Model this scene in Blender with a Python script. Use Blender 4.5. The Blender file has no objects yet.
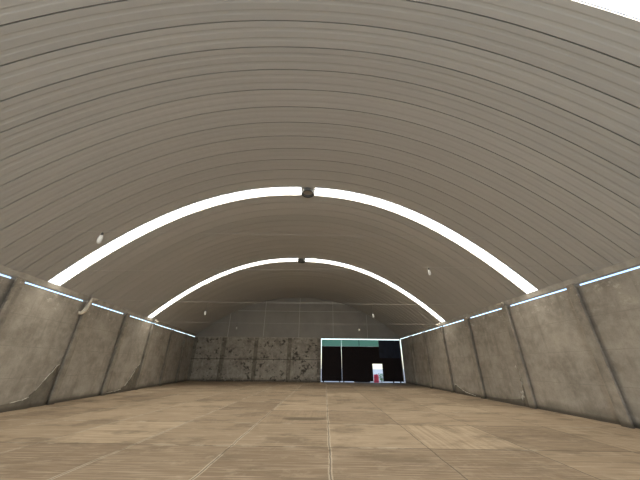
import bpy, bmesh, math, random
from mathutils import Vector, Matrix
random.seed(7)
S = bpy.context.scene
COL = S.collection
PI = math.pi

# ------------------------------------------------------------ camera
def make_camera():
    pitch, roll, yaw, f = 0.44316, 0.009584, 0.028205, 263.53
    fw = Vector((math.sin(yaw)*math.cos(pitch), math.cos(yaw)*math.cos(pitch), math.sin(pitch)))
    rt = Vector((math.cos(yaw), -math.sin(yaw), 0)); up = rt.cross(fw)
    r2 = rt*math.cos(roll) + up*math.sin(roll); u2 = up*math.cos(roll) - rt*math.sin(roll)
    cd = bpy.data.cameras.new('camera'); cd.sensor_width = 36; cd.lens = 36*f/640
    cd.clip_start = .05; cd.clip_end = 500
    o = bpy.data.objects.new('camera', cd); COL.objects.link(o)
    m = Matrix((r2, u2, -fw)).transposed().to_4x4(); m.translation = Vector((0, 0, 1.5))
    o.matrix_world = m; S.camera = o
make_camera()

# ------------------------------------------------------------ hall geometry (metres, camera at the origin)
HW, HE, HP = 4.0, 4.26, 2.19                   # wall top, vault springing, vault exponent
def xl(y): return -9.16 - .0964*y
def xr(y): return 8.945 + .0123*y
def crown(y): return 9.4237 - .0403*y
def vault(t, y, off=0.0):
    """point on the vault, t in -1..1 across; off = distance outwards"""
    l, r = xl(y), xr(y); c, hs = (l+r)/2, (r-l)/2
    h = crown(y) - HE
    z = HE + h*(1 - abs(t)**HP)
    dz = -h*HP*abs(t)**(HP-1)*(1 if t > 0 else -1)/hs
    n = Vector((-dz, 0, 1)).normalized()
    return Vector((c + t*hs, y, z)) + n*off
PW = .59                                        # roof panel width
Y0 = 10.12 - PW*30                              # first roof panel starts here
FRONT = -7.4
def pan(k): return 10.12 + PW*k                 # skylight panel 0 = the nearer visible band
SKY = [-28, -14, 0, 14]
GAP = {-28: (-.01, .055), -14: (-.01, .055), 0: (-.008, .058), 14: (-.024, .030)}   # where a ventilator interrupts a band

# ------------------------------------------------------------ light and exposure
w = bpy.data.worlds.new('world'); S.world = w; w.use_nodes = True
nt = w.node_tree; nt.nodes.clear()
sk = nt.nodes.new('ShaderNodeTexSky'); sk.sky_type = 'NISHITA'; sk.sun_disc = False
sk.sun_elevation = math.radians(55); sk.sun_rotation = math.radians(200)
bg = nt.nodes.new('ShaderNodeBackground'); bg.inputs['Strength'].default_value = .38
wo = nt.nodes.new('ShaderNodeOutputWorld')
nt.links.new(sk.outputs[0], bg.inputs[0]); nt.links.new(bg.outputs[0], wo.inputs[0])
def area(name, loc, direction, sx, sy, radiance, colour):
    """daylight: an area light of the given surface radiance"""
    ld = bpy.data.lights.new(name, 'AREA'); ld.shape = 'RECTANGLE'; ld.size = sx; ld.size_y = sy
    ld.energy = radiance*PI*sx*sy; ld.color = colour
    o = bpy.data.objects.new(name, ld); COL.objects.link(o); o.location = loc
    o.rotation_euler = Vector(direction).to_track_quat('-Z', 'Y').to_euler()
    return o
SKYLIGHT_RADIANCE = 18.5
SKYLIGHT_COLOUR = (1.0, .97, .90)
for k in SKY:                                   # daylight over each translucent roof band
    y = pan(k) + PW/2; n = 9
    for i in range(n):
        t = -1 + (i+.5)*2/n
        a, b = vault(-1 + i*2/n, y, .3), vault(-1 + (i+1)*2/n, y, .3)
        d = (b-a); nr = Vector((d.z, 0, -d.x)).normalized()
        o = area('skylight_daylight', (a+b)/2, nr, .6, d.length, SKYLIGHT_RADIANCE, SKYLIGHT_COLOUR)
        X = Vector((0, 1, 0)); Z = -nr; Yv = Z.cross(X)
        o.rotation_euler = Matrix((X, Yv, Z)).transposed().to_euler()
# added cool fill light at an assumed front doorway, unseen behind the camera
area('added_front_fill', (0, FRONT-.4, 2.0), (0, 1, .05), 8.0, 3.8, 9.0, (.72, .87, 1.0))
S.view_settings.view_transform = 'Standard'; S.view_settings.look = 'None'
S.view_settings.gamma = 1; S.view_settings.use_curve_mapping = False
S.view_settings.exposure = 0.0
S.cycles.use_denoising = True
S.cycles.max_bounces = 10; S.cycles.diffuse_bounces = 6; S.cycles.transparent_max_bounces = 12
S.cycles.caustics_reflective = False; S.cycles.caustics_refractive = False

# ------------------------------------------------------------ material helpers
class NT:
    def __init__(s, name, rough=.8, metal=0.0, spec=.3):
        s.m = bpy.data.materials.new(name); s.m.use_nodes = True
        s.t = s.m.node_tree; s.b = s.t.nodes['Principled BSDF']
        s.b.inputs['Roughness'].default_value = rough; s.b.inputs['Metallic'].default_value = metal
        s.b.inputs['Specular IOR Level'].default_value = spec
    def n(s, typ, **kw):
        o = s.t.nodes.new(typ)
        for k, v in kw.items():
            if k.startswith('i_'): o.inputs[k[2:]].default_value = v
            else: setattr(o, k, v)
        return o
    def l(s, a, b): s.t.links.new(a, b)
    def pos(s): return s.n('ShaderNodeNewGeometry').outputs['Position']
    def scaled(s, v, sc):
        o = s.n('ShaderNodeVectorMath', operation='MULTIPLY'); s.l(v, o.inputs[0]); o.inputs[1].default_value = sc
        return o.outputs[0]
    def noise(s, v, scale, detail=4, rough=.55):
        o = s.n('ShaderNodeTexNoise'); s.l(v, o.inputs['Vector'])
        o.inputs['Scale'].default_value = scale; o.inputs['Detail'].default_value = detail
        o.inputs['Roughness'].default_value = rough
        return o.outputs['Fac']
    def ramp(s, v, lo, hi, a=0.0, b=1.0):
        o = s.n('ShaderNodeMapRange'); s.l(v, o.inputs['Value'])
        o.inputs['From Min'].default_value = lo; o.inputs['From Max'].default_value = hi
        o.inputs['To Min'].default_value = a; o.inputs['To Max'].default_value = b
        return o.outputs['Result']
    def math(s, op, a, b=None, c=None):
        o = s.n('ShaderNodeMath', operation=op)
        for i, v in enumerate((a, b, c)):
            if v is None: continue
            if isinstance(v, (int, float)): o.inputs[i].default_value = v
            else: s.l(v, o.inputs[i])
        return o.outputs[0]
    def mix(s, f, a, b):
        o = s.n('ShaderNodeMix', data_type='RGBA')
        for key, v in ((0, f), (6, a), (7, b)):
            if isinstance(v, (int, float)): o.inputs[key].default_value = v
            elif isinstance(v, tuple): o.inputs[key].default_value = (*v, 1)
            else: s.l(v, o.inputs[key])
        return o.outputs[2]
    def bump(s, h, strength, dist):
        o = s.n('ShaderNodeBump'); s.l(h, o.inputs['Height'])
        o.inputs['Strength'].default_value = strength; o.inputs['Distance'].default_value = dist
        s.l(o.outputs[0], s.b.inputs['Normal'])
    def base(s, c):
        if isinstance(c, tuple): s.b.inputs['Base Color'].default_value = (*c, 1)
        else: s.l(c, s.b.inputs['Base Color'])
        return s.m

def plain(name, col, rough=.7, metal=0.0, var=.12, scale=6.0):
    k = NT(name, rough, metal); p = k.pos(); nz = k.noise(p, scale)
    return k.base(k.mix(k.ramp(nz, .3, .7), tuple(c*(1-var) for c in col), tuple(min(1, c*(1+var)) for c in col)))

def concrete_wall(name, dark, light, stain=.0, lines=True):
    k = NT(name, .9, 0, .2); p = k.pos()
    big = k.noise(k.scaled(p, (1, 1, 1.6)), .75, 5, .6)
    mid = k.noise(p, 3.2, 6, .65)
    c = k.mix(k.ramp(big, .36, .64), dark, light)
    c = k.mix(k.math('MULTIPLY', k.ramp(mid, .42, .72), .55), c, tuple(min(1, x*1.35) for x in light))
    fine = k.noise(p, 22, 4, .7)
    c = k.mix(k.math('MULTIPLY', k.ramp(fine, .52, .75), .35), c, tuple(x*.55 for x in dark))
    sep = k.n('ShaderNodeSeparateXYZ'); k.l(p, sep.inputs[0]); z = sep.outputs[2]
    # pale lime runs under the wall top
    lime = k.noise(k.scaled(p, (1.6, 1.6, 2.6)), 2.1, 7, .72)
    top = k.ramp(z, 2.7, 3.9)
    c = k.mix(k.math('MULTIPLY', k.math('MULTIPLY', k.ramp(lime, .57, .66), top), .75), c, (.62, .56, .47))
    # vertical drips
    drip = k.noise(k.scaled(p, (3.5, 3.5, .25)), 1.4, 3, .6)
    c = k.mix(k.math('MULTIPLY', k.ramp(drip, .56, .72), .35), c, tuple(x*.62 for x in dark))
    # damp foot of the wall
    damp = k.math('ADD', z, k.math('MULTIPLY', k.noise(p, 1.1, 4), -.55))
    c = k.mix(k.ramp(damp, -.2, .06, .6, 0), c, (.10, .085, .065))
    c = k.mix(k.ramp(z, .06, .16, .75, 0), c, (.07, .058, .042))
    if lines:                                   # shutter-board lines
        fz = k.math('ABSOLUTE', k.math('SUBTRACT', k.math('FRACT', k.math('DIVIDE', z, 1.0)), .5))
        c = k.mix(k.math('MULTIPLY', k.ramp(fz, .488, .497), k.ramp(mid, .35, .6, 0, .5)), c, tuple(x*.55 for x in dark))
    if stain:                                   # black mould blotches
        bl = k.noise(k.scaled(p, (1, 1, 1.2)), 1.9, 5, .6)
        c = k.mix(k.ramp(bl, .565, .64, 0, stain), c, (.035, .03, .022))
        sp = k.noise(p, 4.5, 3, .5)
        c = k.mix(k.ramp(sp, .64, .70, 0, stain), c, (.03, .025, .018))
        c = k.mix(k.ramp(k.math('ABSOLUTE', k.math('SUBTRACT', z, 1.98)), .02, .05, .8, 0), c, (.07, .06, .045))
        pl = k.noise(p, 3.0, 5, .7)
        c = k.mix(k.ramp(pl, .55, .68, 0, .55), c, (.58, .53, .45))
    k.bump(mid, .25, .03)
    return k.base(c)

M = {}
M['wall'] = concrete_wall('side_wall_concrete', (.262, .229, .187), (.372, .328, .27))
M['back'] = concrete_wall('back_wall_concrete', (.25, .22, .18), (.42, .375, .31), .8, False)
M['pillar'] = concrete_wall('pillar_concrete', (.21, .18, .145), (.33, .29, .235), 0, False)
M['backpillar'] = concrete_wall('stained_pillar_concrete', (.15, .13, .10), (.25, .22, .175), .5, False)
M['skirt'] = concrete_wall('damp_plaster', (.115, .098, .075), (.185, .16, .125), 0, False)
M['lime'] = plain('lime_crust', (.60, .55, .47), .95, 0, .3, 14)
M['black'] = plain('blackened_metal', (.009, .004, .004), .8, 0, .3)
M['navy'] = plain('dark_blue_tarp', (.010, .014, .028), .55, 0, .4, 2)
M['galv'] = plain('galvanised_steel', (.42, .42, .40), .4, .8, .15)
M['beam'] = plain('eave_beam_steel', (.40, .36, .30), .7, 0, .22, 3)
M['gable'] = plain('gable_sheet', (.315, .293, .255), .55, 0, .08, .8)
M['seam'] = plain('pale_steel_bar', (.55, .52, .46), .6, 0, .08)
M['white'] = plain('white_plastic', (.62, .59, .53), .4, 0, .05)
M['darkplastic'] = plain('dark_plastic', (.04, .035, .03), .5)
M['cable'] = plain('pale_cable', (.50, .48, .43), .5, 0, .1)
M['rag'] = plain('pale_strap', (.62, .55, .44), .9, 0, .2, 20)
M['red'] = plain('red_plastic', (.85, .07, .10), .4)
M['leaf'] = plain('green_leaves', (.10, .30, .04), .6, 0, .4, 20)
M['earth'] = plain('pale_yard', (.62, .58, .50), .95, 0, .12, 1)

def roof_material():
    k = NT('roof_sheet', .5, 0, .4); p = k.pos()
    sep = k.n('ShaderNodeSeparateXYZ'); k.l(p, sep.inputs[0])
    # every rolled panel a slightly different tone
    idx = k.math('FLOOR', k.math('DIVIDE', k.math('SUBTRACT', sep.outputs[1], 10.12), PW))
    wn = k.n('ShaderNodeTexWhiteNoise', noise_dimensions='1D'); k.l(idx, wn.inputs['W'])
    st = k.noise(k.scaled(p, (.12, 9, .12)), 1.5, 4, .6)
    c = k.mix(k.ramp(wn.outputs['Value'], 0, 1), (.415, .395, .356), (.46, .439, .397))
    c = k.mix(k.math('MULTIPLY', k.ramp(st, .35, .7), .10), c, (.34, .305, .255))
    return k.base(c)
M['roof'] = roof_material()
M['ventgrey'] = plain('dark_duct', (.13, .13, .12), .5, .3, .25, 9)  # plain dark grey for the ventilator throat
M['seamdark'] = plain('dark_seam', (.05, .041, .032), .8)  # dark tone laid in the bottom of the roof grooves

def skylight_material():
    k = NT('translucent_sheet'); t = k.t
    out = t.nodes['Material Output']; t.nodes.remove(k.b)
    tr = k.n('ShaderNodeBsdfTransparent'); tr.inputs[0].default_value = (1, .98, .93, 1)
    tl = k.n('ShaderNodeBsdfTranslucent'); tl.inputs[0].default_value = (.85, .83, .76, 1)
    mx = k.n('ShaderNodeMixShader'); mx.inputs[0].default_value = .4
    k.l(tr.outputs[0], mx.inputs[1]); k.l(tl.outputs[0], mx.inputs[2]); k.l(mx.outputs[0], out.inputs[0])
    return k.m
M['skylight'] = skylight_material()

def green_material():
    k = NT('green_shade_cloth'); t = k.t
    out = t.nodes['Material Output']; t.nodes.remove(k.b)
    df = k.n('ShaderNodeBsdfDiffuse'); df.inputs[0].default_value = (.25, .45, .36, 1)
    tl = k.n('ShaderNodeBsdfTranslucent'); tl.inputs[0].default_value = (.46, .70, .56, 1)
    mx = k.n('ShaderNodeMixShader'); mx.inputs[0].default_value = .6
    k.l(df.outputs[0], mx.inputs[1]); k.l(tl.outputs[0], mx.inputs[2]); k.l(mx.outputs[0], out.inputs[0])
    return k.m
M['green'] = green_material()

def floor_material():
    k = NT('cast_floor_slabs', .85, 0, .25); p = k.pos()
    ang = .0494
    rot = k.n('ShaderNodeVectorRotate', rotation_type='Z_AXIS'); k.l(p, rot.inputs['Vector']); rot.inputs['Angle'].default_value = ang
    q = rot.outputs[0]
    sep = k.n('ShaderNodeSeparateXYZ'); k.l(q, sep.inputs[0])
    wob = k.math('MULTIPLY', k.math('SUBTRACT', k.noise(q, .9, 5, .7), .5), .10)
    gx = k.math('DIVIDE', k.math('SUBTRACT', k.math('ADD', sep.outputs[0], wob), .09), 2.0)
    gy = k.math('DIVIDE', k.math('SUBTRACT', k.math('ADD', sep.outputs[1], wob), 6.62), 2.35)
    cell = k.n('ShaderNodeCombineXYZ'); k.l(k.math('FLOOR', gx), cell.inputs[0]); k.l(k.math('FLOOR', gy), cell.inputs[1])
    wn = k.n('ShaderNodeTexWhiteNoise', noise_dimensions='2D'); k.l(cell.outputs[0], wn.inputs['Vector'])
    front = k.math('LESS_THAN', gy, 0.0)           # the first row was cast with a darker mix
    tone = k.math('MAXIMUM', k.math('SUBTRACT', wn.outputs['Value'], k.math('MULTIPLY', front, .5)), 0)
    c = k.mix(tone, (.265, .192, .125), (.475, .362, .243))
    # broom marks across, different in every slab
    off = k.n('ShaderNodeVectorMath', operation='ADD'); k.l(q, off.inputs[0]); k.l(wn.outputs['Color'], off.inputs[1])
    sepc = k.n('ShaderNodeSeparateColor'); k.l(wn.outputs['Color'], sepc.inputs[0])
    along = k.math('GREATER_THAN', sepc.outputs[1], .72)
    sc = k.n('ShaderNodeMix', data_type='VECTOR'); k.l(along, sc.inputs[0]); sc.inputs[4].default_value = (.5, 13, 1); sc.inputs[5].default_value = (13, .5, 1)
    bv = k.n('ShaderNodeVectorMath', operation='MULTIPLY'); k.l(off.outputs[0], bv.inputs[0]); k.l(sc.outputs[1], bv.inputs[1])
    br = k.noise(bv.outputs[0], 1.0, 6, .72)
    c = k.mix(k.math('MULTIPLY', k.ramp(br, .42, .62), .6), c, (.235, .172, .108))
    br2 = k.noise(k.scaled(off.outputs[0], (1.1, 30, 1)), 1.0, 3, .6)
    c = k.mix(k.math('MULTIPLY', k.ramp(br2, .5, .68), .5), c, (.60, .48, .35))
    pt = k.noise(k.scaled(q, (.7, 1, 1)), .95, 6, .65)
    c = k.mix(k.math('MULTIPLY', k.ramp(pt, .51, .62), .65), c, (.19, .142, .092))
    du = k.noise(q, 2.6, 6, .7)
    c = k.mix(k.math('MULTIPLY', k.ramp(du, .55, .75), .4), c, (.58, .47, .34))
    # joints: dark groove with pale crumbled edges
    def dist(g, size):
        f = k.math('ABSOLUTE', k.math('SUBTRACT', k.math('FRACT', k.math('ADD', g, .5)), .5))
        return k.math('MULTIPLY', f, size)
    dx, dy = dist(gx, 2.0), dist(gy, 2.35)
    patch = k.noise(q, 1.3, 4, .6)
    pale = k.math('MULTIPLY', k.ramp(dx, .022, .042, 1, 0), k.math('MULTIPLY', k.ramp(patch, .36, .5), k.ramp(sep.outputs[0], .8, 1.4, 1, .12)))
    paley = k.math('MULTIPLY', k.ramp(dy, .03, .06, 1, 0), k.ramp(patch, .50, .58))
    c = k.mix(k.math('MULTIPLY', k.math('MAXIMUM', pale, paley), .6), c, (.70, .60, .46))
    jm = k.math('MAXIMUM', k.ramp(dx, .008, .018, 1, 0), k.ramp(dy, .012, .026, 1, 0))
    c = k.mix(k.math('MULTIPLY', jm, .75), c, (.11, .085, .055))
    # one long dark damp stain beside the middle joint
    sx = k.math('DIVIDE', k.math('SUBTRACT', sep.outputs[0], -.62), .72)
    sy = k.math('DIVIDE', k.math('SUBTRACT', sep.outputs[1], 9.68), .26)
    wo_ = k.math('MULTIPLY', k.math('SUBTRACT', k.noise(q, 3.5, 4), .5), 1.0)
    e = k.math('ADD', k.math('ADD', k.math('MULTIPLY', sx, sx), k.math('MULTIPLY', sy, sy)), wo_)
    c = k.mix(k.ramp(e, .6, 1.15, .75, 0), c, (.12, .09, .055))
    k.bump(k.math('SUBTRACT', br, jm), .35, .02)
    return k.base(c)
M['floor'] = floor_material()

# ------------------------------------------------------------ mesh helpers
class MB:
    def __init__(s): s.v = []; s.f = []; s.mi = []
    def quad(s, pts, mi=0):
        b = len(s.v); s.v += [tuple(p) for p in pts]; s.f.append(tuple(range(b, b+len(pts)))); s.mi.append(mi)
    def hexa(s, p, mi=0):
        """eight corners: four below, four above, both counter-clockwise from above"""
        b = len(s.v); s.v += [tuple(q) for q in p]
        for q in ((3,2,1,0), (4,5,6,7), (0,1,5,4), (1,2,6,5), (2,3,7,6), (3,0,4,7)):
            s.f.append(tuple(b+i for i in q)); s.mi.append(mi)
    def box(s, x0, x1, y0, y1, z0, z1, mi=0):
        s.hexa([(x0,y0,z0),(x1,y0,z0),(x1,y1,z0),(x0,y1,z0),(x0,y0,z1),(x1,y0,z1),(x1,y1,z1),(x0,y1,z1)], mi)
    def tube(s, pts, rad, n=8, mi=0, caps=True):
        pts = [Vector(p) for p in pts]; rings = []
        if not isinstance(rad, (list, tuple)): rad = [rad]*len(pts)
        for i, p in enumerate(pts):
            d = (pts[min(i+1, len(pts)-1)] - pts[max(i-1, 0)]).normalized()
            a = d.cross(Vector((0, 0, 1)))
            if a.length < .01: a = Vector((1, 0, 0))
            a.normalize(); b2 = d.cross(a)
            rings.append(len(s.v))
            for j in range(n):
                th = 2*PI*j/n; s.v.append(tuple(p + (a*math.cos(th) + b2*math.sin(th))*rad[i]))
        for r0, r1 in zip(rings, rings[1:]):
            for j in range(n):
                s.f.append((r0+j, r0+(j+1) % n, r1+(j+1) % n, r1+j)); s.mi.append(mi)
        if caps:
            s.f.append(tuple(rings[0]+j for j in range(n-1, -1, -1))); s.mi.append(mi)
            s.f.append(tuple(rings[-1]+j for j in range(n))); s.mi.append(mi)
    def lathe(s, prof, c, n=24, mi=0):
        """prof: (radius, z) pairs about the vertical axis through c"""
        rings = []
        for r, z in prof:
            rings.append(len(s.v))
            for j in range(n):
                th = 2*PI*j/n; s.v.append((c[0]+r*math.cos(th), c[1]+r*math.sin(th), c[2]+z))
        for r0, r1 in zip(rings, rings[1:]):
            for j in range(n):
                s.f.append((r0+j, r0+(j+1) % n, r1+(j+1) % n, r1+j)); s.mi.append(mi)
    def build(s, name, mats, parent=None, smooth=False, origin=None):
        me = bpy.data.meshes.new(name)
        if origin is None: origin = Vector((0, 0, 0))
        origin = Vector(origin)
        me.from_pydata([tuple(Vector(v) - origin) for v in s.v], [], s.f); me.validate()
        if not isinstance(mats, (list, tuple)): mats = [mats]
        for m in mats: me.materials.append(m)
        for p, i in zip(me.polygons, s.mi): p.material_index = i; p.use_smooth = smooth
        bm = bmesh.new(); bm.from_mesh(me); bmesh.ops.recalc_face_normals(bm, faces=bm.faces); bm.to_mesh(me); bm.free()
        o = bpy.data.objects.new(name, me); COL.objects.link(o)
        if parent is not None:
            o.parent = parent; o.location = origin - parent.location
        else: o.location = origin
        return o
def tag(o, label=None, cat=None, group=None, kind=None):
    if label: o['label'] = label
    if cat: o['category'] = cat
    if group: o['group'] = group
    if kind: o['kind'] = kind
    return o
def empty(name, loc, label, cat, group=None):
    o = bpy.data.objects.new(name, None); COL.objects.link(o); o.location = loc; o.empty_display_size = .2
    return tag(o, label, cat, group)

# ------------------------------------------------------------ the setting
YL, YR = 29.45, 28.95                           # back corners of the hall
A = Vector((xl(YL), YL, 0)); B = Vector((xr(YR), YR, 0))
E_ = (B-A).normalized(); N_ = Vector((-E_.y, E_.x, 0)); LB = (B-A).length
def bk(u, d, z): return A + E_*u + N_*d + Vector((0, 0, z))     # point in the back wall's own frame
def bbox(mb, u0, u1, d0, d1, z0, z1, mi=0):
    mb.hexa([bk(u0,d0,z0), bk(u1,d0,z0), bk(u1,d1,z0), bk(u0,d1,z0), bk(u0,d0,z1), bk(u1,d0,z1), bk(u1,d1,z1), bk(u0,d1,z1)], mi)
TH = .16
m = MB(); m.hexa([(xl(FRONT)-TH, FRONT-TH, -.25), (xr(FRONT)+TH, FRONT-TH, -.25), (B.x+TH, B.y+.2, -.25), (A.x-TH, A.y+.2, -.25),
                  (xl(FRONT)-TH, FRONT-TH, 0), (xr(FRONT)+TH, FRONT-TH, 0), (B.x+TH, B.y+.2, 0), (A.x-TH, A.y+.2, 0)])
tag(m.build('floor', M['floor']), kind='structure')
m = MB(); m.box(-120, 120, -120, 160, -.6, -.252)
tag(m.build('ground', M['earth']), kind='structure')

def side_wall(name, fx, s, y0, y1):
    m = MB(); a, b = fx(y0), fx(y1)
    xs = [(a, y0), (a+s*TH, y0), (b+s*TH, y1), (b, y1)]
    if s > 0: pts = xs
    else: pts = [xs[1], xs[0], xs[3], xs[2]]
    m.hexa([(x, y, 0) for x, y in pts] + [(x, y, HW) for x, y in pts])
    return tag(m.build(name, M['wall']), kind='structure')
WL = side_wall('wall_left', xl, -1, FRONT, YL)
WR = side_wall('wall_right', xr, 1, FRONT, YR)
def eave(name, fx, s, y0, y1):
    """beam under the edge of the vault; daylight shows in the slot between it and the wall"""
    m = MB(); z0, z1 = HW+.085, HE+.03
    q = []
    for z, i0, i1 in ((z0, -.03, .12), (z1, -.05, .12)):
        a = [(fx(y0)+s*i0, y0, z), (fx(y0)+s*i1, y0, z), (fx(y1)+s*i1, y1, z), (fx(y1)+s*i0, y1, z)]
        q += a if s > 0 else [a[1], a[0], a[3], a[2]]
    m.hexa(q)
    return tag(m.build(name, M['beam']), kind='structure')
eave('trim_1', xl, -1, FRONT, YL)
eave('trim_2', xr, 1, FRONT, YR)

# vault of rolled steel panels
def build_ceiling():
    m = MB(); NT_ = 72
    prof = [(0, .05), (.009, .05), (.011, 0), (.13, 0), (.155, .007), (.205, .007), (.23, 0), (.355, 0), (.38, .007), (.43, .007), (.455, 0), (.577, 0), (.579, .05), (PW, .05)]
    ts = [-1 + 2*i/NT_ for i in range(NT_+1)]
    k0 = math.ceil((FRONT - 10.12)/PW); k1 = int((29.6-10.12)/PW)
    for k in range(k0, k1+1):
        y = pan(k)
        rng = range(NT_)
        if k in SKY: rng = [NT_//2-1, NT_//2]      # a short metal piece carries the ventilator
        for i in rng:
            ta, tb = ts[i], ts[i+1]
            if k in SKY:
                g0, g1 = GAP[k]; gm = (g0+g1)/2; ta, tb = (g0, gm) if i < NT_//2 else (gm, g1)
            b = len(m.v)
            for dy, of in prof:
                m.v.append(tuple(vault(ta, y+dy, of))); m.v.append(tuple(vault(tb, y+dy, of)))
            for j in range(len(prof)-1):
                m.f.append((b+2*j, b+2*j+1, b+2*j+3, b+2*j+2)); m.mi.append(1 if j in (0, len(prof)-2) else 0)
    return tag(m.build('ceiling', [M['roof'], M['seamdark']]), kind='structure')
build_ceiling()

# back wall: concrete up to the gate, sheet gable above
GU0, GU1, GZ = 13.04, LB-.06, 3.93
m = MB(); bbox(m, -TH, GU0, 0, .18, 0, HW); tag(m.build('wall_back', M['back']), kind='structure')
def gable(name, fr, mat, z0, nseg=60):
    m = MB()
    bot, top = [], []
    for i in range(nseg+1):
        t = -1 + 2*i/nseg
        x0, y0 = fr(t); p = vault(t, y0, -.005)
        top.append(p)
    for i in range(nseg):
        a, b = top[i], top[i+1]
        m.hexa([(a.x, a.y, z0), (b.x, b.y, z0), (b.x, b.y+.06, z0), (a.x, a.y+.06, z0),
                (a.x, a.y, max(a.z, z0+.01)), (b.x, b.y, max(b.z, z0+.01)), (b.x, b.y+.06, max(b.z, z0+.01)), (a.x, a.y+.06, max(a.z, z0+.01))])
    return tag(m.build(name, mat), kind='structure')
g = gable('wall_back_gable', lambda t: (0, A.y + (B.y-A.y)*(t+1)/2 + .02), M['gable'], HW+.03)
def gable_z(u):
    t = -1 + 2*u/LB; return vault(t, A.y + (B.y-A.y)*u/LB, 0).z
for u in (3.3, 7.0, 10.7, 14.3, 17.9):            # pale sheet joints
    m = MB(); bbox(m, u-.02, u+.02, -.03, .02, HW+.04, gable_z(u)-.03)
    m.build('sheet_joint', M['seam'], g)
for z in (6.75, 7.72):
    us = [u*.05 for u in range(int(LB/.05)) if gable_z(u*.05) > z+.05]
    m = MB(); bbox(m, us[0], us[-1], -.025, .02, z-.018, z+.018)
    m.build('sheet_joint', M['seam'], g)
m = MB(); bbox(m, -.05, LB, -.05, .12, HW-.0, HW+.09)
tag(m.build('trim_3', M['beam']), kind='structure')

# front wall behind the camera, its doorway assumed and opened for the fill light
m = MB(); L0, R0 = xl(FRONT), xr(FRONT)
m.box(L0-TH, -4.2, FRONT-TH, FRONT, 0, HW); m.box(4.2, R0+TH, FRONT-TH, FRONT, 0, HW)
tag(m.build('wall_front', M['wall']), kind='structure')
gable('wall_front_gable', lambda t: (0, FRONT), M['gable'], HW)

# ------------------------------------------------------------ pillars
def pillar(fx, s, y, label, wid=.30, dep=.17):
    """H-shaped column the wall panels slot into; s: +1 right wall, -1 left wall; near edge at y"""
    m = MB(); o = (fx(y), y, 0)
    def slab(y0, y1, d0, d1, z0, z1):
        q = []
        for z in (z0, z1):
            a = [(fx(y0)-s*d1, y0, z), (fx(y0)-s*d0, y0, z), (fx(y1)-s*d0, y1, z), (fx(y1)-s*d1, y1, z)]
            q += a if s > 0 else [a[1], a[0], a[3], a[2]]
        m.hexa(q)
    slab(y-.02, y+wid-.02, dep-.06, dep, 0, HW+.085 if y < 17 else HW-.02)   # inner flange
    slab(y+.09, y+wid-.13, .001, dep-.061, 0, HW)                  # web
    n = .04 if y < 17 else .10
    slab(y+n, y+wid-.04-n, -.12 if y < 17 else -.03, dep-.061 if y < 17 else .0, HW+.002, HW+.084)       # stub across the daylight slot
    ob = m.build('concrete_pillar', M['pillar'], None, False, o)
    return tag(ob, label, 'pillar', 'concrete pillars along the side walls')
LEFT_Y = [8.85, 12.39, 15.78, 19.16, 22.78, 26.12]
LEFT_N = ['concrete pillar at the left edge of the photo, nearest on left wall',
          'left wall concrete pillar with a dangling pale strap at its top',
          'third concrete pillar from the left edge of the photo, along left wall',
          'left wall concrete pillar under the left foot of the far skylight band',
          'second concrete pillar from the back corner along left wall',
          'last concrete pillar on left wall before the back corner']
RIGHT_Y = [8.49, 12.02, 15.48, 18.86, 22.18, 25.43]
RIGHT_N = ['tall concrete pillar with dark near side at right edge of photo',
           'second right wall concrete pillar from the photo edge, whitish crust at its foot',
           'third concrete pillar from the right edge of photo along right wall',
           'right wall concrete pillar under the right foot of the far skylight band',
           'second concrete pillar from the gate corner along right wall',
           'right wall concrete pillar closest to the dark gate']
for y, n in zip(LEFT_Y, LEFT_N): pillar(xl, -1, y, n)
for y, n in zip(RIGHT_Y, RIGHT_N): pillar(xr, 1, y, n)
for u, n, wd in ((.02, 'back wall concrete pillar in the left corner of the hall', .3), (3.1, 'back wall concrete pillar second from the left corner', .42),
             (6.41, 'back wall concrete pillar at the middle of the stained panels', .36), (9.82, 'back wall concrete pillar between the two darkest mould-blotched panels', .40),
             (12.82, 'back wall concrete pillar beside the dark gate', .34)):
    m = MB(); u0 = u if u < .1 else u-wd/2
    bbox(m, u0, u0+wd, -.20, -.13, 0, HW-.005); bbox(m, u0+.1, u0+wd-.1, -.129, -.001, 0, HW-.01)
    o = m.build('concrete_pillar', M['backpillar'], None, False, bk(u, -.07, 0))
    tag(o, n, 'pillar', 'concrete pillars along the back wall')

# ------------------------------------------------------------ skylight bands
def skylight(k, label):
    y = pan(k)
    root = empty('skylight', vault(0, y+PW/2, .03), label, 'skylight', 'translucent roof bands')
    prof = [(.006, .045), (.02, 0), (.13, 0), (.155, .02), (.205, .02), (.23, 0), (.355, 0), (.38, .02), (.43, .02), (.455, 0), (.57, 0), (.584, .045)]
    for t0, t1 in ((-1, GAP[k][0]), (GAP[k][1], 1)):
        m = MB(); n = 36
        for i in range(n+1):
            t = t0 + (t1-t0)*i/n
            for dy, of in prof: m.v.append(tuple(vault(t, y+dy, of)))
        P = len(prof)
        for i in range(n):
            for j in range(P-1):
                m.f.append((i*P+j, (i+1)*P+j, (i+1)*P+j+1, i*P+j+1)); m.mi.append(0)
        m.build('translucent_sheet', M['skylight'], root)
    for tc in (-.37, .43):                         # overlap of two sheets: a pair of thin bars
        for dt in (-.008, .008):
            m = MB(); m.tube([vault(tc+dt, y+.02, -.004), vault(tc+dt, y+PW-.02, -.004)], .010, 6)
            m.build('lap_bar', M['darkplastic'], root)
    return root
skylight(-14, 'white translucent skylight band cutting the top right corner of the photo')
skylight(0, 'large bright skylight band crossing the roof in mid hall, nearer of two whole arcs')
skylight(14, 'thinner bright skylight band across the roof, farther arc before the gable')

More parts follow.
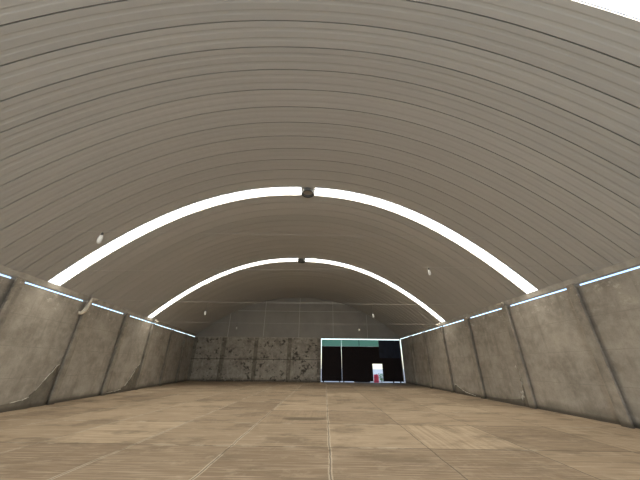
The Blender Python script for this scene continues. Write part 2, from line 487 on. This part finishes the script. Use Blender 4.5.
# ------------------------------------------------------------ ridge ventilators
def ventilator(k, dx, label):
    y = pan(k)+PW/2; l, r = xl(y), xr(y); x = (l+r)/2 + dx
    z = crown(y)
    root = empty('roof_ventilator', (x, y, z), label, 'ventilator', 'round ventilators in the roof ridge')
    c = (x, y, z)
    m = MB(); m.lathe([(.27, .30), (.27, -.16), (.285, -.16), (.285, .30), (.27, .30)], c, 32); m.build('throat', M['ventgrey'], root, True)
    m = MB(); m.lathe([(.295, -.168), (.295, -.13), (.267, -.13), (.267, -.168), (.295, -.168)], c, 32); m.build('rim', M['darkplastic'], root)
    m = MB()
    for i in range(20):                            # turbine vanes standing above the roof
        a = 2*PI*i/20; pts = []
        for rr, zz in ((.27, .30), (.34, .42), (.34, .55), (.22, .66)):
            for da in (-.09, .09):
                pts.append((x+rr*math.cos(a+da), y+rr*math.sin(a+da), z+zz))
        b = len(m.v); m.v += pts
        for j in range(3): m.f.append((b+2*j, b+2*j+1, b+2*j+3, b+2*j+2)); m.mi.append(0)
    m.build('turbine_vanes', M['galv'], root)
    m = MB(); m.lathe([(.24, .65), (.12, .70), (.0, .71)], c, 24); m.build('turbine_cap', M['galv'], root)
ventilator(0, .24, 'round grey roof ventilator in the gap of the nearer skylight band')
ventilator(14, .03, 'small round roof ventilator in the gap of the farther skylight band')

# ------------------------------------------------------------ cables and lamps
CABLES = []
def cable(y0, y1, label, z=4.22, sag=.06, rad=.006):
    a = Vector((xl(y0)+.02, y0, z)); b = Vector((xr(y1)-.02, y1, z)); pts = []
    for i in range(25):
        t = i/24; p = a.lerp(b, t); p.z -= sag*4*t*(1-t); pts.append(p)
    m = MB(); m.tube(pts, rad, 6); CABLES.append(pts)
    o = m.build('tie_cable', M['cable'], None, True, a)
    return tag(o, label, 'cable', 'thin cables across the hall')
cable(5.6, 5.35, 'pale thin cable nearest the viewer, crossing before the nearer skylight band', 4.25, .03, .002)
cable(8.6, 6.98, 'faint thin cable carrying the lamp at right, under the nearer skylight band', 4.22, .04, .0035)
cable(12.85, 12.6, 'thin pale cable spanning the hall just above the top of the gable arch')
cable(19.9, 19.3, 'thin pale cable spanning the hall midway up the far gable')

def lamp(ci, x, drop, label, size=1.0):
    """hung from cable ci at x; drop: length of the cord"""
    for a, b in zip(CABLES[ci], CABLES[ci][1:]):
        if a.x <= x <= b.x: q = a.lerp(b, (x-a.x)/(b.x-a.x))
    p = Vector((q.x, q.y, q.z-drop))
    root = empty('hanging_lamp', p, label, 'lamp', 'bare lamps hung on cables')
    m = MB(); m.tube([p-Vector((0, 0, .002)), Vector((q.x, q.y, q.z-.011))], .004, 6); m.build('cord', M['darkplastic'], root)
    m = MB(); m.lathe([(0, .02), (.018*size, .02), (.024*size, 0), (.026*size, -.045*size), (0, -.045*size)], p, 14); m.build('socket', M['darkplastic'], root, True)
    m = MB(); m.lathe([(.024*size, -.043*size), (.036*size, -.07*size), (.045*size, -.13*size), (.045*size, -.20*size), (.034*size, -.235*size), (.012*size, -.25*size), (0, -.25*size)], p, 18)
    m.build('bulb', M['white'], root, True)
lamp(0, -4.82, .06, 'white hanging lamp at left just below the nearer skylight band')
lamp(1, 3.5, .03, 'white hanging lamp at right under the nearer skylight band', .85)
lamp(2, -4.98, .40, 'tiny white hanging lamp at left, upper of two before the gable', .85)
lamp(2, 2.9, .43, 'tiny white hanging lamp right of centre, upper of two above the gate', .85)
lamp(3, -5.3, .22, 'tiny white hanging lamp above the stained back wall, lower one', .85)
lamp(3, 3.38, .28, 'tiny hanging lamp right of centre, low above the gate top', .8)

# ------------------------------------------------------------ cable anchors on the pillars
def anchor(fx, s, y, label, strap=False):
    x = fx(y) - s*.19; z = 4.16; c = Vector((x, y+.14, z))
    root = empty('cable_anchor', c, label, 'bracket', 'cable anchors on pillar tops')
    m = MB()
    m.hexa([(c.x-.02, c.y-.09, z-.10), (c.x+.02, c.y-.09, z-.10), (c.x+.02, c.y+.09, z-.10), (c.x-.02, c.y+.09, z-.10),
            (c.x-.02, c.y-.09, z+.10), (c.x+.02, c.y-.09, z+.10), (c.x+.02, c.y+.09, z+.10), (c.x-.02, c.y+.09, z+.10)])
    m.build('plate', M['beam'], root)
    m = MB(); pts = []
    for i in range(13):
        a = -.4*PI + 1.8*PI*i/12; pts.append((c.x - s*(.12 + .10*math.cos(a)), c.y + .12*math.sin(a), z - .02 + .05*math.sin(a*.5)))
    m.tube(pts, .026, 8); m.build('hook', M['rag'], root, True)
    return root, c
_, c2 = anchor(xl, -1, 12.39, 'looped cable anchor holding the dangling strap on left wall')
anchor(xl, -1, 19.16, 'pale cable anchor at the left foot of the far skylight band')
anchor(xr, 1, 12.02, 'cable anchor atop the right wall pillar below the bright band foot')
anchor(xr, 1, 18.86, 'pale cable anchor at the right foot of the far skylight band')
# strap dangling from the left anchor
m = MB(); pts = [(.13, -.17, .0), (.13, -.19, -.14), (.12, -.22, -.30), (.10, -.26, -.46), (.10, -.32, -.60), (.10, -.42, -.70), (.11, -.53, -.72), (.12, -.60, -.66)]
m.tube([c2 + Vector(p) for p in pts], [.035, .05, .065, .075, .08, .07, .055, .03], 8)
tag(m.build('strap', M['rag'], None, True, c2), 'pale curled strap dangling from the anchor on left wall', 'strap')

# ------------------------------------------------------------ loosened plaster at the wall foot
def skirt(wall, fx, s, pts, rim=True):
    """pts: outline (y, z) of damp render standing off the wall foot; a part of its wall"""
    m = MB(); n = len(pts); th = [.05 + .03*math.sin(i*1.7) for i in range(n)]
    for i, (y, z) in enumerate(pts):
        x = fx(y)
        m.v += [(x-s*.002, y, 0.001), (x-s*(th[i]+.05), y, 0.001), (x-s*th[i]*.6, y, z), (x-s*.002, y, z)]
    for i in range(n-1):
        for j in range(4): m.f.append((4*i+j, 4*i+(j+1) % 4, 4*i+4+(j+1) % 4, 4*i+4+j)); m.mi.append(0)
    m.f += [(0, 1, 2, 3), tuple(4*(n-1)+j for j in range(4))]; m.mi += [0, 0]
    tag(m.build('damp_plaster', M['skirt'], wall), 'dark damp plaster bulging at the wall foot')
    if rim:
        rnd = random.Random(n); m = MB()
        for i in range(n-1):                      # crumbly pale edge, broken here and there
            if rnd.random() < .2: continue
            a_, b_ = pts[i], pts[i+1]
            q = [(fx(a_[0]+(b_[0]-a_[0])*t)-s*(th[i]*.6), a_[0]+(b_[0]-a_[0])*t, a_[1]+(b_[1]-a_[1])*t) for t in (0, .3, .6, 1)]
            m.tube(q, [rnd.uniform(.006, .02) for _ in q], 6)
        tag(m.build('lime_edge', M['lime'], wall, True), 'pale crumbly lime edge')
skirt(WL, xl, -1, [(9.2, .16), (9.7, .2), (10.3, .2), (10.8, .24), (11.2, .28), (11.45, .36), (11.65, .55), (11.85, .85), (12.05, 1.12), (12.2, 1.38), (12.36, 1.45)])
skirt(WL, xl, -1, [(16.2, .08), (17.0, .10), (17.6, .16), (18.0, .3), (18.3, .6), (18.55, .95), (18.75, 1.25), (18.95, 1.38), (19.12, 1.42)])
skirt(WR, xr, 1, [(16.5, .04), (17.0, .10), (17.5, .15), (17.9, .24), (18.2, .34), (18.45, .46), (18.65, .50), (18.8, .36)])
skirt(WR, xr, 1, [(12.34, .9), (12.5, .8), (12.62, .6), (12.72, .4), (12.9, .26), (13.3, .2), (13.9, .16), (14.6, .12), (15.4, .10)], False)
rnd = random.Random(11); m = MB()                 # whitish crust streaking down beside the second right pillar
for i in range(34):
    z = .25 + 1.25*rnd.random(); y = 12.42 + .22*rnd.random() + (.12 if z < .6 else 0); r = rnd.uniform(.015, .05)
    m.tube([(xr(y)-.03, y, z-r*1.8), (xr(y)-.045, y, z), (xr(y)-.03, y, z+r*1.8)], [r*.3, r*.8, r*.3], 6)
tag(m.build('lime_crust', M['lime'], WR, True), 'whitish lime crust')

# ------------------------------------------------------------ gate
def frame_bars(m, u0, u1, z0, z1, d0, d1, w_):
    bbox(m, u0, u1, d0, d1, z0, z0+w_); bbox(m, u0, u1, d0, d1, z1-w_, z1)
    bbox(m, u0, u0+w_, d0, d1, z0+w_, z1-w_); bbox(m, u1-w_, u1, d0, d1, z0+w_, z1-w_)
# narrow leaf
g1 = empty('gate_leaf', bk(14.1, .15, 0), 'narrow dark gate leaf on the left with green strip on top', 'gate')
m = MB(); bbox(m, 13.10, 15.125, .14, .17, .085, 3.28); m.build('dark_sheet', M['black'], g1)
m = MB(); bbox(m, 13.10, 15.125, .145, .155, 3.285, 3.91); tag(m.build('green_cloth', M['green'], g1), 'green strip lit from outside')
m = MB(); frame_bars(m, 13.10, 15.125, .085, 3.92, .175, .21, .03); bbox(m, 13.2, 15.0, .175, .21, 3.25, 3.28); bbox(m, 13.2, 15.0, .09, .135, .42, .46); m.build('frame', M['black'], g1)
for u in (13.3, 14.9):
    m = MB(); bbox(m, u-.06, u+.06, .13, .19, .001, .099); m.build('foot', M['black'], g1)
# wide leaf with the small door opening
g2 = empty('gate_leaf', bk(18.2, .15, 0), 'wide dark gate leaf with a small bright door opening', 'gate')
DU0, DU1, DZ = 18.22, 19.22, 1.66
m = MB(); bbox(m, 15.15, DU0, .14, .17, .10, 3.28); bbox(m, 16.3, 17.9, .14, .17, .012, .10); bbox(m, DU1, 21.25, .14, .17, .10, 3.28); bbox(m, DU0, DU1, .14, .17, DZ, 3.28)
m.build('dark_sheet', M['black'], g2)
m = MB(); bbox(m, 15.15, 19.0, .145, .155, 3.285, 3.91); tag(m.build('green_cloth', M['green'], g2), 'green strip lit from outside')
m = MB(); bbox(m, 19.0, 21.25, .125, .139, 2.2, 3.91); tag(m.build('blue_tarp', M['navy'], g2), 'dark blue tarp over the upper right of the leaf')
m = MB(); frame_bars(m, 15.15, 21.25, .085, 3.92, .175, .21, .03); bbox(m, 15.2, 21.15, .175, .21, 3.25, 3.28); m.build('frame', M['black'], g2)
m = MB(); bbox(m, DU0-.05, DU0, .10, .20, .08, DZ+.05); bbox(m, DU1, DU1+.05, .10, .20, .08, DZ+.05); bbox(m, DU0, DU1, .10, .20, DZ, DZ+.05); m.build('door_frame', M['black'], g2)
for u in (15.3, 20.9, 20.2):
    m = MB(); bbox(m, u-.06, u+.06, .13, .19, .001, .099); m.build('foot', M['black'], g2)
m = MB(); bbox(m, 16.95, 17.0, .12, .139, 3.28, 3.9); m.build('hanger', M['darkplastic'], g2)
# posts of the gate opening
m = MB(); bbox(m, LB-.16, LB-.10, -.10, -.03, 0, HW); tag(m.build('gate_post', M['seam'], None, False, bk(LB-.13, -.06, 0)), 'slim pale steel post in the right corner beside the gate', 'post')

# ------------------------------------------------------------ yard seen through the small door
c = bk(19.12, 3.2, -.25)
root = empty('barrel', c, 'red object on the ground seen through the small door', 'barrel')
m = MB(); m.lathe([(0, 0), (.25, 0), (.27, .05), (.27, .30), (.28, .32), (.27, .34), (.27, .62), (.28, .64), (.27, .66), (.26, .85), (.22, .88), (0, .88)], c, 24); m.build('barrel_body', M['red'], root, True)
m = MB(); m.lathe([(0, .88), (.05, .88), (.05, .92), (0, .92)], (c.x+.08, c.y, c.z), 12); m.build('bung', M['darkplastic'], root)
c = bk(20.0, 4.6, -.25)
root = empty('shrub', c, 'small green shrub outside the small door beside the red object', 'shrub')
m = MB(); rnd = random.Random(3)
for i in range(9):
    a = rnd.random()*2*PI; m.tube([c, c+Vector((.1*math.cos(a), .1*math.sin(a), .35)), c+Vector((.28*math.cos(a), .28*math.sin(a), .75))], [.012, .009, .004], 5)
m.build('stem', M['skirt'], root)
m = MB()
for i in range(260):
    a = rnd.random()*2*PI; e = rnd.random(); r = .38*math.sqrt(rnd.random())
    p = c + Vector((r*math.cos(a), r*math.sin(a), .12+.8*e)); d = Vector((rnd.uniform(-1, 1), rnd.uniform(-1, 1), rnd.uniform(-.2, 1))).normalized()*.10
    sd = d.cross(Vector((rnd.uniform(-1, 1), rnd.uniform(-1, 1), rnd.uniform(-1, 1)))).normalized()*.035
    m.quad([p, p+d*.5+sd, p+d, p+d*.5-sd])
m.build('foliage', M['leaf'], root)
